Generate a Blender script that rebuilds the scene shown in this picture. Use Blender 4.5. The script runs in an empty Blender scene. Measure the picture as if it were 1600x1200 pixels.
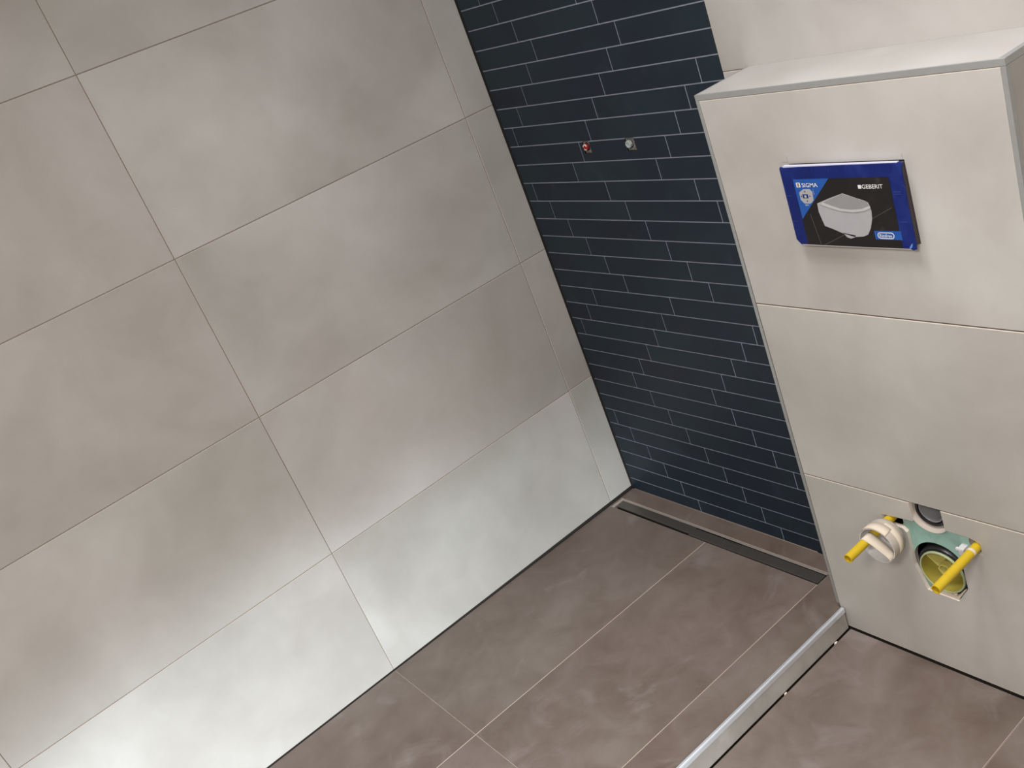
import bpy, bmesh, math, random
from mathutils import Vector, Matrix
random.seed(4)
S = bpy.context.scene
COL = S.collection

# ------------------------------------------------------------------ camera
R_ = ((0.5902112251146884, 0.737081144415151, -0.3291839854796551),
      (0.15525290821777882, -0.5038171437903642, -0.8497439732724448),
      (-0.7921787956254197, 0.45042166041451714, -0.4117925249332348))   # right, down, forward
CAM = Vector((2.212302924167157, -1.4041571906029549, 1.5492537448982366))
cd = bpy.data.cameras.new('camera')
cam = bpy.data.objects.new('camera', cd)
COL.objects.link(cam)
r, d, f = (Vector(v) for v in R_)
M = Matrix.Identity(4)
for i in range(3):
    M[i][0] = r[i]; M[i][1] = -d[i]; M[i][2] = -f[i]; M[i][3] = CAM[i]
cam.matrix_world = M
cd.sensor_fit = 'HORIZONTAL'
cd.sensor_width = 36.0
cd.lens = 36.0 * 1561.86 / 1600.0
cd.shift_x = -64.02 / 1600.0
cd.shift_y = 21.63 / 1600.0
cd.clip_start = 0.02
S.camera = cam
S.view_settings.view_transform = 'Standard'
S.view_settings.look = 'None'
S.view_settings.gamma = 1.0
S.view_settings.use_curve_mapping = False
S.view_settings.exposure = 0.0

# ------------------------------------------------------------------ world and lights
W = bpy.data.worlds.new('world'); S.world = W
W.use_nodes = True
W.node_tree.nodes['Background'].inputs[0].default_value = (0.8, 0.85, 0.9, 1)
W.node_tree.nodes['Background'].inputs[1].default_value = 1.0

def aim(o, loc, target):
    o.location = loc
    o.rotation_euler = (Vector(target) - Vector(loc)).to_track_quat('-Z', 'Y').to_euler()

def area(name, loc, target, sx, sy, power, col, spread=math.pi):
    l = bpy.data.lights.new(name, 'AREA'); l.shape = 'RECTANGLE'; l.size = sx; l.size_y = sy
    l.energy = power; l.color = col; l.spread = spread
    o = bpy.data.objects.new(name, l); COL.objects.link(o); aim(o, loc, target); return o

def spot(name, loc, target, power, col, angle, blend, radius):
    l = bpy.data.lights.new(name, 'SPOT'); l.energy = power; l.color = col
    l.spot_size = angle; l.spot_blend = blend; l.shadow_soft_size = radius
    o = bpy.data.objects.new(name, l); COL.objects.link(o); aim(o, loc, target); return o

area('ceiling_panel_light', (1.1, -0.60, 2.375), (1.1, -0.60, 0), 0.28, 0.28, 9.6, (0.97, 0.945, 1.0), math.radians(130))
area('side_ceiling_panel_light', (1.5, -0.85, 2.375), (1.5, -0.85, 0), 0.28, 0.28, 4.8, (1.0, 1.0, 0.97), math.radians(90))
area('room_fill_light', (2.3, -2.2, 2.375), (2.3, -2.2, 0), 0.5, 0.5, 59.0, (1.0, 0.94, 0.89))  # added fill lamp, unseen, lifts the housing front and the lower floor
WL = (2.05, -1.75, 0.30)
wl = spot('added_low_lamp', WL, (0.0, -1.18, -0.20), 255.0, (0.84, 0.94, 1.0), math.radians(43), 1.0, 0.07)  # added unseen lamp, brightens the foot of the left wall
wl.scale = (1.9, 1.0, 1.0)      # wide oval beam

# ------------------------------------------------------------------ helpers
def tag(o, label=None, cat=None, group=None, kind=None):
    if label: o['label'] = label
    if cat: o['category'] = cat
    if group: o['group'] = group
    if kind: o['kind'] = kind
    return o

def empty(name, loc, label, cat, group=None):
    o = bpy.data.objects.new(name, None); COL.objects.link(o)
    o.location = loc; o.empty_display_size = 0.05
    return tag(o, label, cat, group)

class MB:
    """collects geometry in world coordinates; build() links it as one mesh object"""
    def __init__(s): s.v = []; s.f = []; s.m = []; s.sh = []; s.shift = (0, 0, 0); s.smooth = []
    def newtile(s): s.shift = (random.uniform(0, 40), random.uniform(0, 40), random.uniform(0, 40))
    def add(s, vs, fs, m=0, smooth=False):
        b = len(s.v); s.v += [tuple(v) for v in vs]; s.sh += [s.shift] * len(vs)
        for i, f in enumerate(fs):
            s.f.append([b + k for k in f]); s.m.append(m[i] if isinstance(m, (list, tuple)) else m); s.smooth.append(smooth)
    def box(s, x0, x1, y0, y1, z0, z1, m=0):
        vs = [(x, y, z) for x in (x0, x1) for y in (y0, y1) for z in (z0, z1)]
        s.add(vs, [(0, 1, 3, 2), (4, 6, 7, 5), (0, 4, 5, 1), (2, 3, 7, 6), (0, 2, 6, 4), (1, 5, 7, 3)], m)
    def slab(s, O, U, V, N, u0, u1, v0, v1, n0, n1, m=0, me=None, bev=0.0004):
        """tile slab: front face at n1 (chamfered rim), back at n0, edges in material me"""
        O, U, V, N = Vector(O), Vector(U), Vector(V), Vector(N)
        me = m if me is None else me
        P = lambda u, v, n: O + U * u + V * v + N * n
        b = bev
        q = lambda e, n: [P(u0 + e, v0 + e, n), P(u1 - e, v0 + e, n), P(u1 - e, v1 - e, n), P(u0 + e, v1 - e, n)]
        vs = q(0, n0) + q(0, n1 - b) + q(b, n1)
        fs = [(8, 9, 10, 11)]; ms = [m]
        for i in range(4):
            j = (i + 1) % 4
            fs.append((i, j, 4 + j, 4 + i)); ms.append(me)
            fs.append((4 + i, 4 + j, 8 + j, 8 + i)); ms.append(me)
        fs.append((3, 2, 1, 0)); ms.append(me)
        s.add(vs, fs, ms)
    def prism(s, pts, O, U, V, N, n0, n1, m=0, me=None, holes=()):
        """extruded polygon (may be concave, may have holes), front at n1"""
        me = m if me is None else me
        O, U, V, N = Vector(O), Vector(U), Vector(V), Vector(N)
        loops = [list(pts)] + [list(h) for h in holes]
        from mathutils.geometry import delaunay_2d_cdt
        flat = [p for l in loops for p in l]
        ed = []; b = 0
        for l in loops:
            ed += [(b + i, b + (i + 1) % len(l)) for i in range(len(l))]; b += len(l)
        vo, _, fo, ov, _, _ = delaunay_2d_cdt([Vector(p) for p in flat], ed, [], 0, 1e-7)
        def inside(x, y):
            c = False
            for i, j in ed:
                (xa, ya), (xb, yb) = flat[i], flat[j]
                if (ya > y) != (yb > y) and x < (xb - xa) * (y - ya) / (yb - ya) + xa: c = not c
            return c
        tris = []
        for t in fo:
            cx = sum(vo[k].x for k in t) / 3; cy = sum(vo[k].y for k in t) / 3
            if inside(cx, cy): tris.append(tuple(ov[k][0] for k in t))
        P = lambda p, n: O + U * p[0] + V * p[1] + N * n
        n = len(flat)
        vs = [P(p, n0) for p in flat] + [P(p, n1) for p in flat]
        fs = []; ms = []
        for t in tris:
            fs.append(tuple(n + k for k in t)); ms.append(m)
            fs.append(tuple(reversed(t))); ms.append(me)
        b = 0
        for l in loops:
            for i in range(len(l)):
                j = (i + 1) % len(l)
                fs.append((b + i, b + j, n + b + j, n + b + i)); ms.append(me)
            b += len(l)
        s.add(vs, fs, ms)
    def lathe(s, C, axis, prof, seg=48, m=0, a0=0.0, a1=2 * math.pi, ref=(0, 0, 1), smooth=True, sx=1.0):
        """surface of revolution about axis through C; prof = [(distance along axis, radius)]; ms per band"""
        A = Vector(axis).normalized(); X = Vector(ref); X = (X - A * X.dot(A)).normalized(); Y = A.cross(X)
        full = abs(a1 - a0 - 2 * math.pi) < 1e-6
        n = seg if full else seg + 1
        vs = []
        for (h, rr) in prof:
            for k in range(n):
                a = a0 + (a1 - a0) * k / seg
                vs.append(Vector(C) + A * h + X * rr * math.cos(a) + Y * rr * math.sin(a) * sx)
        fs = []; ms = []
        for i in range(len(prof) - 1):
            for k in range(seg):
                k2 = (k + 1) % n
                fs.append((i * n + k, i * n + k2, (i + 1) * n + k2, (i + 1) * n + k)); ms.append(m[i] if isinstance(m, (list, tuple)) else m)
        s.add(vs, fs, ms, smooth)
    def build(s, name, mats, parent=None, label=None, cat=None, kind=None, autosmooth=True, group=None):
        me = bpy.data.meshes.new(name)
        me.from_pydata(s.v, [], s.f)
        for mt in (mats if isinstance(mats, (list, tuple)) else [mats]): me.materials.append(mt)
        for p, mi, sm in zip(me.polygons, s.m, s.smooth): p.material_index = mi; p.use_smooth = sm
        at = me.attributes.new('shift', 'FLOAT_VECTOR', 'POINT')
        for i, q in enumerate(s.sh): at.data[i].vector = q
        me.validate(); me.update()
        bm = bmesh.new(); bm.from_mesh(me)
        bmesh.ops.recalc_face_normals(bm, faces=bm.faces)
        if any(s.smooth): 
            for e in bm.edges:
                if len(e.link_faces) == 2 and e.calc_face_angle(0) > 0.7: e.smooth = False
        bm.to_mesh(me); bm.free()
        o = bpy.data.objects.new(name, me); COL.objects.link(o)
        if parent is not None:
            o.parent = parent
            o.matrix_parent_inverse = Matrix.Identity(4)
            par = Vector((0, 0, 0)); q = parent
            while q is not None: par += q.location; q = q.parent
            o.location = (0, 0, 0)
            me.transform(Matrix.Translation(-par))
        else:
            # origin at the foot of the mesh
            bb = [Vector(v.co) for v in me.vertices]
            c = Vector(((min(v.x for v in bb) + max(v.x for v in bb)) / 2, (min(v.y for v in bb) + max(v.y for v in bb)) / 2, min(v.z for v in bb)))
            me.transform(Matrix.Translation(-c)); o.location = c
        return tag(o, label, cat, group, kind)

# ------------------------------------------------------------------ materials
def mat(name, col, rough=0.5, metal=0.0, spec=0.5, bump=None, coat=0.0):
    m = bpy.data.materials.new(name); m.use_nodes = True
    nt = m.node_tree; b = nt.nodes['Principled BSDF']
    b.inputs['Base Color'].default_value = (*col, 1)
    b.inputs['Roughness'].default_value = rough
    b.inputs['Metallic'].default_value = metal
    b.inputs['Specular IOR Level'].default_value = spec
    b.inputs['Coat Weight'].default_value = coat
    # fine procedural variation on every surface
    n = nt.nodes.new('ShaderNodeTexNoise'); n.inputs['Scale'].default_value = 60.0; n.inputs['Detail'].default_value = 3
    g = nt.nodes.new('ShaderNodeNewGeometry'); nt.links.new(g.outputs['Position'], n.inputs['Vector'])
    mx = nt.nodes.new('ShaderNodeMix'); mx.data_type = 'RGBA'
    mx.inputs[6].default_value = (*[c * 0.93 for c in col], 1); mx.inputs[7].default_value = (*[min(1, c * 1.06) for c in col], 1)
    nt.links.new(n.outputs['Fac'], mx.inputs[0]); nt.links.new(mx.outputs[2], b.inputs['Base Color'])
    if bump:
        bp = nt.nodes.new('ShaderNodeBump'); bp.inputs['Strength'].default_value = bump; bp.inputs['Distance'].default_value = 0.001
        nt.links.new(n.outputs['Fac'], bp.inputs['Height']); nt.links.new(bp.outputs['Normal'], b.inputs['Normal'])
    return m

def tile_mat(name, stops, rough=(0.4, 0.5), scale=1.6, fine=9.0, finew=0.35, tint=None, stretch=(1, 1, 1), spec=0.5, specks=None, wisps=None):
    """cement-look porcelain: clouds in two scales, shifted per tile"""
    m = bpy.data.materials.new(name); m.use_nodes = True
    nt = m.node_tree; N = nt.nodes; L = nt.links; b = N['Principled BSDF']
    g = N.new('ShaderNodeNewGeometry'); a = N.new('ShaderNodeAttribute'); a.attribute_name = 'shift'
    ad = N.new('ShaderNodeVectorMath'); ad.operation = 'ADD'
    L.new(g.outputs['Position'], ad.inputs[0]); L.new(a.outputs['Vector'], ad.inputs[1])
    st = N.new('ShaderNodeVectorMath'); st.operation = 'MULTIPLY'; st.inputs[1].default_value = stretch
    L.new(ad.outputs[0], st.inputs[0])
    def noise(sc, det, ro, dist=0.0):
        n = N.new('ShaderNodeTexNoise'); n.inputs['Scale'].default_value = sc; n.inputs['Detail'].default_value = det
        n.inputs['Roughness'].default_value = ro; n.inputs['Distortion'].default_value = dist
        L.new(st.outputs[0], n.inputs['Vector']); return n
    n1 = noise(scale, 4, 0.5, 0.4); n2 = noise(fine, 6, 0.65, 0.6); n3 = noise(scale * 0.8, 2, 0.5, 0.2)
    mixf = N.new('ShaderNodeMix'); mixf.data_type = 'FLOAT'; mixf.inputs[0].default_value = finew
    L.new(n1.outputs['Fac'], mixf.inputs[2]); L.new(n2.outputs['Fac'], mixf.inputs[3])
    cr = N.new('ShaderNodeValToRGB'); cr.color_ramp.elements[0].position = stops[0][0]; cr.color_ramp.elements[1].position = stops[-1][0]
    cr.color_ramp.elements[0].color = (*stops[0][1], 1); cr.color_ramp.elements[1].color = (*stops[-1][1], 1)
    for p, c in stops[1:-1]:
        e = cr.color_ramp.elements.new(p); e.color = (*c, 1)
    L.new(mixf.outputs[0], cr.inputs['Fac'])
    out = cr.outputs['Color']
    if tint:
        mr = N.new('ShaderNodeMapRange'); mr.inputs['From Min'].default_value = 0.4; mr.inputs['From Max'].default_value = 0.65
        L.new(N_out(n3), mr.inputs['Value'])
        mx = N.new('ShaderNodeMix'); mx.data_type = 'RGBA'; mx.blend_type = 'MULTIPLY'; mx.inputs[7].default_value = (*tint, 1)
        L.new(mr.outputs[0], mx.inputs[0]); L.new(out, mx.inputs[6]); out = mx.outputs[2]
    if wisps:
        # sparse pale smears across the tile
        w = noise(wisps[1], 5, 0.6, 1.2)
        mr = N.new('ShaderNodeMapRange'); mr.inputs['From Min'].default_value = 0.60; mr.inputs['From Max'].default_value = 0.80
        mr.inputs['To Max'].default_value = wisps[2]
        L.new(w.outputs['Fac'], mr.inputs['Value'])
        mx = N.new('ShaderNodeMix'); mx.data_type = 'RGBA'; mx.inputs[7].default_value = (*wisps[0], 1)
        L.new(mr.outputs[0], mx.inputs[0]); L.new(out, mx.inputs[6]); out = mx.outputs[2]
    if specks:
        v = N.new('ShaderNodeTexVoronoi'); v.inputs['Scale'].default_value = 11.0; v.inputs['Randomness'].default_value = 1.0
        L.new(ad.outputs[0], v.inputs['Vector'])
        lt = N.new('ShaderNodeMath'); lt.operation = 'LESS_THAN'; lt.inputs[1].default_value = 0.017
        L.new(v.outputs['Distance'], lt.inputs[0])
        mx = N.new('ShaderNodeMix'); mx.data_type = 'RGBA'; mx.inputs[7].default_value = (*specks, 1)
        L.new(lt.outputs[0], mx.inputs[0]); L.new(out, mx.inputs[6]); out = mx.outputs[2]
    L.new(out, b.inputs['Base Color'])
    rr = N.new('ShaderNodeMapRange'); rr.inputs['From Min'].default_value = 0.35; rr.inputs['From Max'].default_value = 0.65
    rr.inputs['To Min'].default_value = rough[0]; rr.inputs['To Max'].default_value = rough[1]
    L.new(n2.outputs['Fac'], rr.inputs['Value']); L.new(rr.outputs[0], b.inputs['Roughness'])
    b.inputs['Specular IOR Level'].default_value = spec
    return m
def N_out(n): return n.outputs['Fac']

BEIGE = tile_mat('beige_cement_tile', [(0.34, (0.385, 0.362, 0.336)), (0.5, (0.470, 0.450, 0.426)), (0.66, (0.555, 0.540, 0.518))],
                 rough=(0.40, 0.50), scale=1.9, finew=0.2, tint=(0.97, 1.0, 0.985))
TAUPE = tile_mat('taupe_cement_tile', [(0.36, (0.120, 0.089, 0.072)), (0.5, (0.158, 0.126, 0.105)), (0.66, (0.208, 0.176, 0.153))],
                 rough=(0.33, 0.45), scale=2.6, fine=11, finew=0.4, tint=(1.0, 0.96, 0.98), wisps=((0.30, 0.27, 0.26), 6.0, 0.5))
STEP = tile_mat('lit_taupe_strip', [(0.36, (0.24, 0.215, 0.19)), (0.5, (0.32, 0.295, 0.27)), (0.64, (0.44, 0.42, 0.39))], rough=(0.28, 0.38), scale=4.0)  # taupe tile lightened, the light on the threshold front is in the colour
BLUE = tile_mat('petrol_blue_tile', [(0.38, (0.006, 0.0115, 0.024)), (0.5, (0.0075, 0.0165, 0.028)), (0.62, (0.009, 0.0225, 0.032))],
                rough=(0.42, 0.52), scale=3.0, fine=14, spec=0.36, wisps=((0.07, 0.09, 0.12), 5.0, 0.25))
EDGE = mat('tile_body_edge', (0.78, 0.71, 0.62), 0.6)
JOINT = mat('open_joint_brown', (0.10, 0.075, 0.06), 0.9)
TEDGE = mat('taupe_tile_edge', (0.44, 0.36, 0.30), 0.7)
BEDGE = mat('blue_tile_edge', (0.012, 0.018, 0.026), 0.6)
GROUT_B = mat('beige_grout', (0.235, 0.205, 0.185), 0.9)
GROUT_F = mat('floor_grout', (0.36, 0.29, 0.24), 0.9)
GROUT_FX = mat('floor_grout_dark', (0.20, 0.17, 0.15), 0.9)
GROUT_S = mat('blue_wall_grout', (0.31, 0.345, 0.42), 0.85)
DARK = mat('dark_adhesive', (0.018, 0.015, 0.013), 0.95)
CAVITY = mat('cavity_black', (0.01, 0.01, 0.01), 0.9)
ALU = mat('satin_aluminium', (0.44, 0.455, 0.45), 0.45, 0.6)
STEEL = mat('polished_steel', (0.80, 0.84, 0.90), 0.30, 0.6)
DRAIN = mat('brushed_steel_drain', (0.15, 0.138, 0.125), 0.40, 0.7)
DRAINF = mat('drain_frame_steel', (0.58, 0.52, 0.47), 0.45, 0.6)
PLASTER = mat('white_plaster', (0.72, 0.71, 0.69), 0.9)
YEL = mat('yellow_plastic', (0.60, 0.42, 0.014), 0.42)
YEL_D = mat('yellow_plastic_inside', (0.55, 0.36, 0.01), 0.6)
TAPE = mat('masking_tape', (0.66, 0.58, 0.47), 0.75, bump=0.15)
WHITEP = mat('white_plastic', (0.66, 0.66, 0.67), 0.22)
CREAM = mat('dusty_cream_plastic', (0.50, 0.45, 0.39), 0.5)
GREEN = tile_mat('green_gypsum_board', [(0.35, (0.27, 0.31, 0.26)), (0.50, (0.26, 0.42, 0.37)), (0.66, (0.34, 0.58, 0.53))], rough=(0.8, 0.9), scale=9, fine=30)
CARD = mat('board_cut_edge', (0.46, 0.41, 0.36), 0.85, bump=0.3)
RUBBER = mat('black_rubber', (0.014, 0.014, 0.016), 0.35)
GREYP = mat('grey_plastic', (0.20, 0.20, 0.21), 0.35)
PALEGREEN = mat('pale_green_rim', (0.37, 0.42, 0.24), 0.5)
OLIVE = mat('translucent_yellow_cap', (0.31, 0.26, 0.045), 0.32)
COVERBLUE = tile_mat('blue_plastic_cover', [(0.3, (0.003, 0.009, 0.09)), (0.5, (0.0045, 0.014, 0.13)), (0.72, (0.016, 0.04, 0.20))], rough=(0.45, 0.55), scale=14, fine=50, spec=0.25)
LBLUE = mat('label_light_blue', (0.004, 0.075, 0.34), 0.35)
LBLACK = tile_mat('label_black', [(0.3, (0.009, 0.008, 0.008)), (0.7, (0.020, 0.018, 0.018))], rough=(0.45, 0.55), scale=6, fine=30, spec=0.2, wisps=((0.11, 0.10, 0.10), 30.0, 0.3))
LLINE = mat('label_line_grey', (0.09, 0.085, 0.083), 0.4)
LWHITE = mat('label_white', (0.72, 0.72, 0.72), 0.4)
LG1 = mat('label_pale_grey', (0.36, 0.36, 0.375), 0.35)
LG2 = mat('label_mid_grey', (0.25, 0.245, 0.25), 0.35)
LG3 = mat('label_rim_grey', (0.45, 0.45, 0.45), 0.35)
BOXSIDE = mat('dark_polystyrene_side', (0.085, 0.068, 0.075), 0.7, bump=0.2)
BOXRIM = mat('pale_box_rim', (0.55, 0.56, 0.66), 0.5)
MORTAR = mat('grey_mortar', (0.17, 0.155, 0.14), 0.95, bump=0.6)
RED = mat('red_plug', (0.42, 0.02, 0.02), 0.35)
LBCOL = mat('light_blue_scuff', (0.10, 0.25, 0.60), 0.4)

X, Y, Z = Vector((1, 0, 0)), Vector((0, 1, 0)), Vector((0, 0, 1))
H = 2.40          # ceiling
LF = -0.0635      # bathroom floor level
XR, YF = 3.0, -3.0
def fz(y): return -0.0066 * (1 + y / 0.89) if y > -0.89 else 0.0    # shower floor falls towards the drain

# ------------------------------------------------------------------ left wall (x = 0), tiles 80 x 40 cm
zs = [0.0015, 0.3885, 0.7868, 1.1873, 1.588, 1.988, H]
ys = [-0.0015, -0.0902, -0.8895, -1.689, -2.489, YF]
g = 0.0012
w = MB()
w.box(-0.12, -0.0012, YF, 0.10, LF, H, 2)
for i in range(len(ys) - 1):
    for k in range(len(zs) - 1):
        w.newtile()
        w.slab((0, 0, 0), (0, 1, 0), (0, 0, 1), (1, 0, 0), ys[i + 1] + g, ys[i] - g, zs[k] + g, zs[k + 1] - g, -0.009, 0.0, 0, 1, 0.0003)
w.box(-0.0090, -0.0003, YF, 0.0, LF, 0.0024, 3)
w.box(-0.0090, -0.0003, -0.0026, 0.0080, LF, H, 3)
w.build('wall_left', [BEIGE, EDGE, GROUT_B, DARK], kind='structure')

# ------------------------------------------------------------------ back wall: blue strip tiles 30 x 5 cm, then beige
bz, bp, bx, bs = -0.0181, 0.0496, 0.0441, 0.0498
XW = 0.801        # right end of the blue field (above the housing)
XS = 0.006        # left end
rows = {0: 5, 1: 4, 2: 3, 3: 2, 4: 1, 5: 0, 6: 5, 7: 4, 8: 3, 9: 4, 10: 5, 11: 0, 12: 1, 13: 2, 14: 5, 15: 4, 16: 3, 17: 2, 18: 1, 19: 0,
        20: 4, 21: 5, 22: 0, 23: 1, 24: 2, 25: 3, 26: 4, 27: 3, 28: 2, 29: 1, 30: 0, 31: 5, 32: 4, 33: 3, 34: 2, 35: 1, 36: 2, 37: 3, 38: 4,
        39: 5, 40: 0, 41: 1, 42: 2, 43: 3, 44: 2, 45: 1, 46: 0, 47: 5, 48: 4}
g = 0.0013
HOT = (0.3060, 0.3320, 1.0440); COLD = (0.4600, 0.4910, 1.0440)
w = MB()
w.box(0.0, XW + 0.08, 0.008, 0.10, LF, H, 3)                       # masonry behind
# grout bed between the strips (open at the two outlets)
zt0, zt1 = bz + bp * 21, bz + bp * 22
def bed(x0, x1, z0, z1): w.box(x0, x1, 0.0012, 0.0085, z0, z1, 2)
bed(XS, XW, LF, HOT[2]); bed(XS, XW, zt1 + 0.003, H)
bed(XS, HOT[0], HOT[2], zt1 + 0.003); bed(HOT[1], COLD[0], HOT[2], zt1 + 0.003); bed(COLD[1], XW, HOT[2], zt1 + 0.003)
for k in range(0, 49):
    z0, z1 = bz + bp * k + g, bz + bp * (k + 1) - g
    if k == 0: z0 = -0.012
    z1 = min(z1, H)
    if z0 >= H: break
    js = [bx + bs * m for m in range(rows[k] - 6, 22, 6)]
    js = [XS] + [j for j in js if XS + 0.012 < j < XW - 0.010] + [XW]
    for i in range(len(js) - 1):
        w.newtile()
        a, b = js[i] + (g if i else 0), js[i + 1] - (g if i < len(js) - 2 else 0)
        holes = [h for h in (HOT, COLD) if k == 21 and a < h[0] and h[1] < b]
        def sl(u0, u1, v0, v1): w.slab((0, 0, 0), (1, 0, 0), (0, 0, 1), (0, -1, 0), u0, u1, v0, v1, -0.0075, 0.0, 0, 1, 0.0003)
        if holes:
            u = a
            for h in holes:
                sl(u, h[0], z0, z1); sl(h[0], h[1], z0, h[2]); u = h[1]
            sl(u, b, z0, z1)
        else:
            sl(a, b, z0, z1)
w.build('wall_back', [BLUE, BEDGE, GROUT_S, DARK], kind='structure')

w = MB(); g = 0.0012
w.box(XW + 0.0015, XR, 0.0012, 0.10, LF, H, 2)
for (x0, x1) in ((XW + 0.002, 1.60), (1.60, 2.40), (2.40, XR)):
    for k in range(len(zs) - 1):
        w.newtile()
        w.slab((0, 0, 0), (1, 0, 0), (0, 0, 1), (0, -1, 0), x0 + (g if x0 > 1 else 0), x1 - g, (LF + 0.004 if k == 0 else zs[k] + g), zs[k + 1] - g, -0.009, 0.0, 0, 1, 0.0003)
w.build('wall_back.001', [BEIGE, EDGE, GROUT_B], kind='structure')

# walls behind the camera, ceiling
w = MB(); w.box(XR + 0.0005, XR + 0.12, YF, 0.10, LF, H, 2)
for i in range(4):
    for k in range(len(zs) - 1):
        w.newtile()
        w.slab((XR, 0, 0), (0, 1, 0), (0, 0, 1), (-1, 0, 0), YF + 0.75 * i + g, YF + 0.75 * (i + 1) - g, (LF if k == 0 else zs[k] + g), zs[k + 1] - g, -0.009, 0.0, 0, 1, 0.0003)
w.build('wall_right', [BEIGE, EDGE, GROUT_B], kind='structure')
w = MB()
w.box(-0.12, 0.1, YF - 0.12, YF, LF, H, 0); w.box(0.95, XR + 0.12, YF - 0.12, YF, LF, H, 0); w.box(0.1, 0.95, YF - 0.12, YF, 2.03, H, 0)
w.build('wall_front', [PLASTER], kind='structure')
w = MB()
for (a, b, c, d) in ((1.53, 2.47, 0.93, 0.98), (1.53, 2.47, 2.02, 2.07), (1.53, 1.58, 0.98, 2.02), (2.42, 2.47, 0.98, 2.02)): w.box(a, b, YF - 0.03, YF + 0.03, c, d, 0)
wn = w.build('window_1', [PLASTER], kind='structure')
w = MB(); w.box(0.1, 0.95, YF - 0.07, YF - 0.03, LF + 0.006, 2.03, 0)
dr = w.build('door_1', [PLASTER], kind='structure')
w = MB(); w.lathe((0.88, YF - 0.03, 0.98), (0, 1, 0), [(0.0, 0.0), (0.0, 0.026), (0.006, 0.026), (0.006, 0.009), (0.045, 0.009), (0.045, 0)], 24)
w.box(0.76, 0.89, YF + 0.010, YF + 0.022, 0.971, 0.989, 0)
w.build('door_handle', [STEEL], parent=dr)
w = MB(); w.box(-0.12, XR + 0.12, YF - 0.12, 0.10, H, H + 0.1, 0); w.build('ceiling', [PLASTER], kind='structure')

# ------------------------------------------------------------------ shower floor
JX1, JX2 = 0.404, 0.7765      # joints running along the shower
DY0, DY1 = -0.0555, -0.0975   # drain opening
w = MB()
def fslab(mb, x0, x1, y0, y1, e=0.0004, same=False):
    """floor tile following the fall of the shower floor"""
    if not same: mb.newtile()
    zb = -0.0185
    top = lambda x, y: (x, y, fz(y))
    vs = [(x0, y0, zb), (x1, y0, zb), (x1, y1, zb), (x0, y1, zb),
          (x0, y0, fz(y0) - e), (x1, y0, fz(y0) - e), (x1, y1, fz(y1) - e), (x0, y1, fz(y1) - e),
          (x0 + e, y0 + e, fz(y0)), (x1 - e, y0 + e, fz(y0)), (x1 - e, y1 - e, fz(y1)), (x0 + e, y1 - e, fz(y1))]
    fs = [(8, 9, 10, 11), (3, 2, 1, 0)]; ms = [0, 1]
    for i in range(4):
        j = (i + 1) % 4
        fs += [(i, j, 4 + j, 4 + i), (4 + i, 4 + j, 8 + j, 8 + i)]; ms += [1, 1]
    mb.add(vs, fs, ms)
gj = 0.0009
w.box(0.0, 0.868, YF, 0.0, LF, -0.0185, 2)
w.box(0.0, 0.0034, YF, 0.0, -0.0185, -0.0100, 2)
fslab(w, 0.0035, 0.859, DY0 + 0.0005, -0.0025)
fslab(w, 0.0035, 0.0128, DY1 - 0.0030, DY0)
for (y0, y1) in ((-0.8895, DY1 - 0.0035), (-1.689, -0.8895), (-2.489, -1.689), (YF, -2.489)):
    a, b = y0 + gj * .6, y1 - (gj * .6 if y1 < -0.2 else 0)
    fslab(w, 0.0035, JX1 - gj, a, b); fslab(w, JX1 + gj, JX2 - gj, a, b)
# grout lines
def gline(x0, x1, y0, y1, m, dz=0.0005):
    w.add([(x0, y0, fz(y0) - dz), (x1, y0, fz(y0) - dz), (x1, y1, fz(y1) - dz), (x0, y1, fz(y1) - dz),
           (x0, y0, -0.0185), (x1, y0, -0.0185), (x1, y1, -0.0185), (x0, y1, -0.0185)],
          [(0, 1, 2, 3), (4, 7, 6, 5), (0, 4, 5, 1), (1, 5, 6, 2), (2, 6, 7, 3), (3, 7, 4, 0)], m)
for (y0, y1) in ((-0.8895, DY1 - 0.0035), (YF, -0.8895)):
    gline(JX1 - gj, JX1 + gj, y0, y1, 3); gline(JX2 - gj, JX2 + gj, y0, y1, 3, 0.0002)
for y in (-0.8895, -1.689, -2.489):
    gline(0.0035, JX2, y - gj * .6, y + gj * .6, 4)
gline(0.008, 0.70, -0.0026, -0.0002, 3, 0.0010)
w.build('floor', [TAUPE, TEDGE, DARK, GROUT_F, GROUT_FX], kind='structure')

# bathroom floor
w = MB()
w.box(0.868, XR, YF, 0.0, LF - 0.08, LF - 0.012, 2)
w.box(-0.12, 0.868, YF, 0.1, LF - 0.08, LF, 2)
CX = 0.882        # front of the threshold
xx = [CX + 0.0042, 1.3195, 1.7195, 2.1195, 2.5195, XR]
yy = [-0.1345 - 0.0052, -0.94, -1.74, -2.54, YF]
for i in range(5):
    for k in range(4):
        w.newtile()
        x0 = xx[i] + (0.0009 if i else 0); 
        w.slab((0, 0, LF), (1, 0, 0), (0, 1, 0), (0, 0, 1), x0, xx[i + 1] - 0.0009, yy[k + 1] + 0.0009, yy[k] - (0.0009 if k else 0), -0.012, 0.0, 0, 1, 0.0007)
        if i: w.box(xx[i] - 0.0009, xx[i] + 0.0009, yy[k + 1], yy[k], LF - 0.012, LF - 0.0006, 3)
w.newtile(); w.slab((0, 0, LF), (1, 0, 0), (0, 1, 0), (0, 0, 1), 1.47, XR, -0.138, -0.003, -0.012, 0.0, 0, 1, 0.0004)
w.build('floor.001', [TAUPE, TEDGE, DARK, GROUT_FX], kind='structure')

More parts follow.
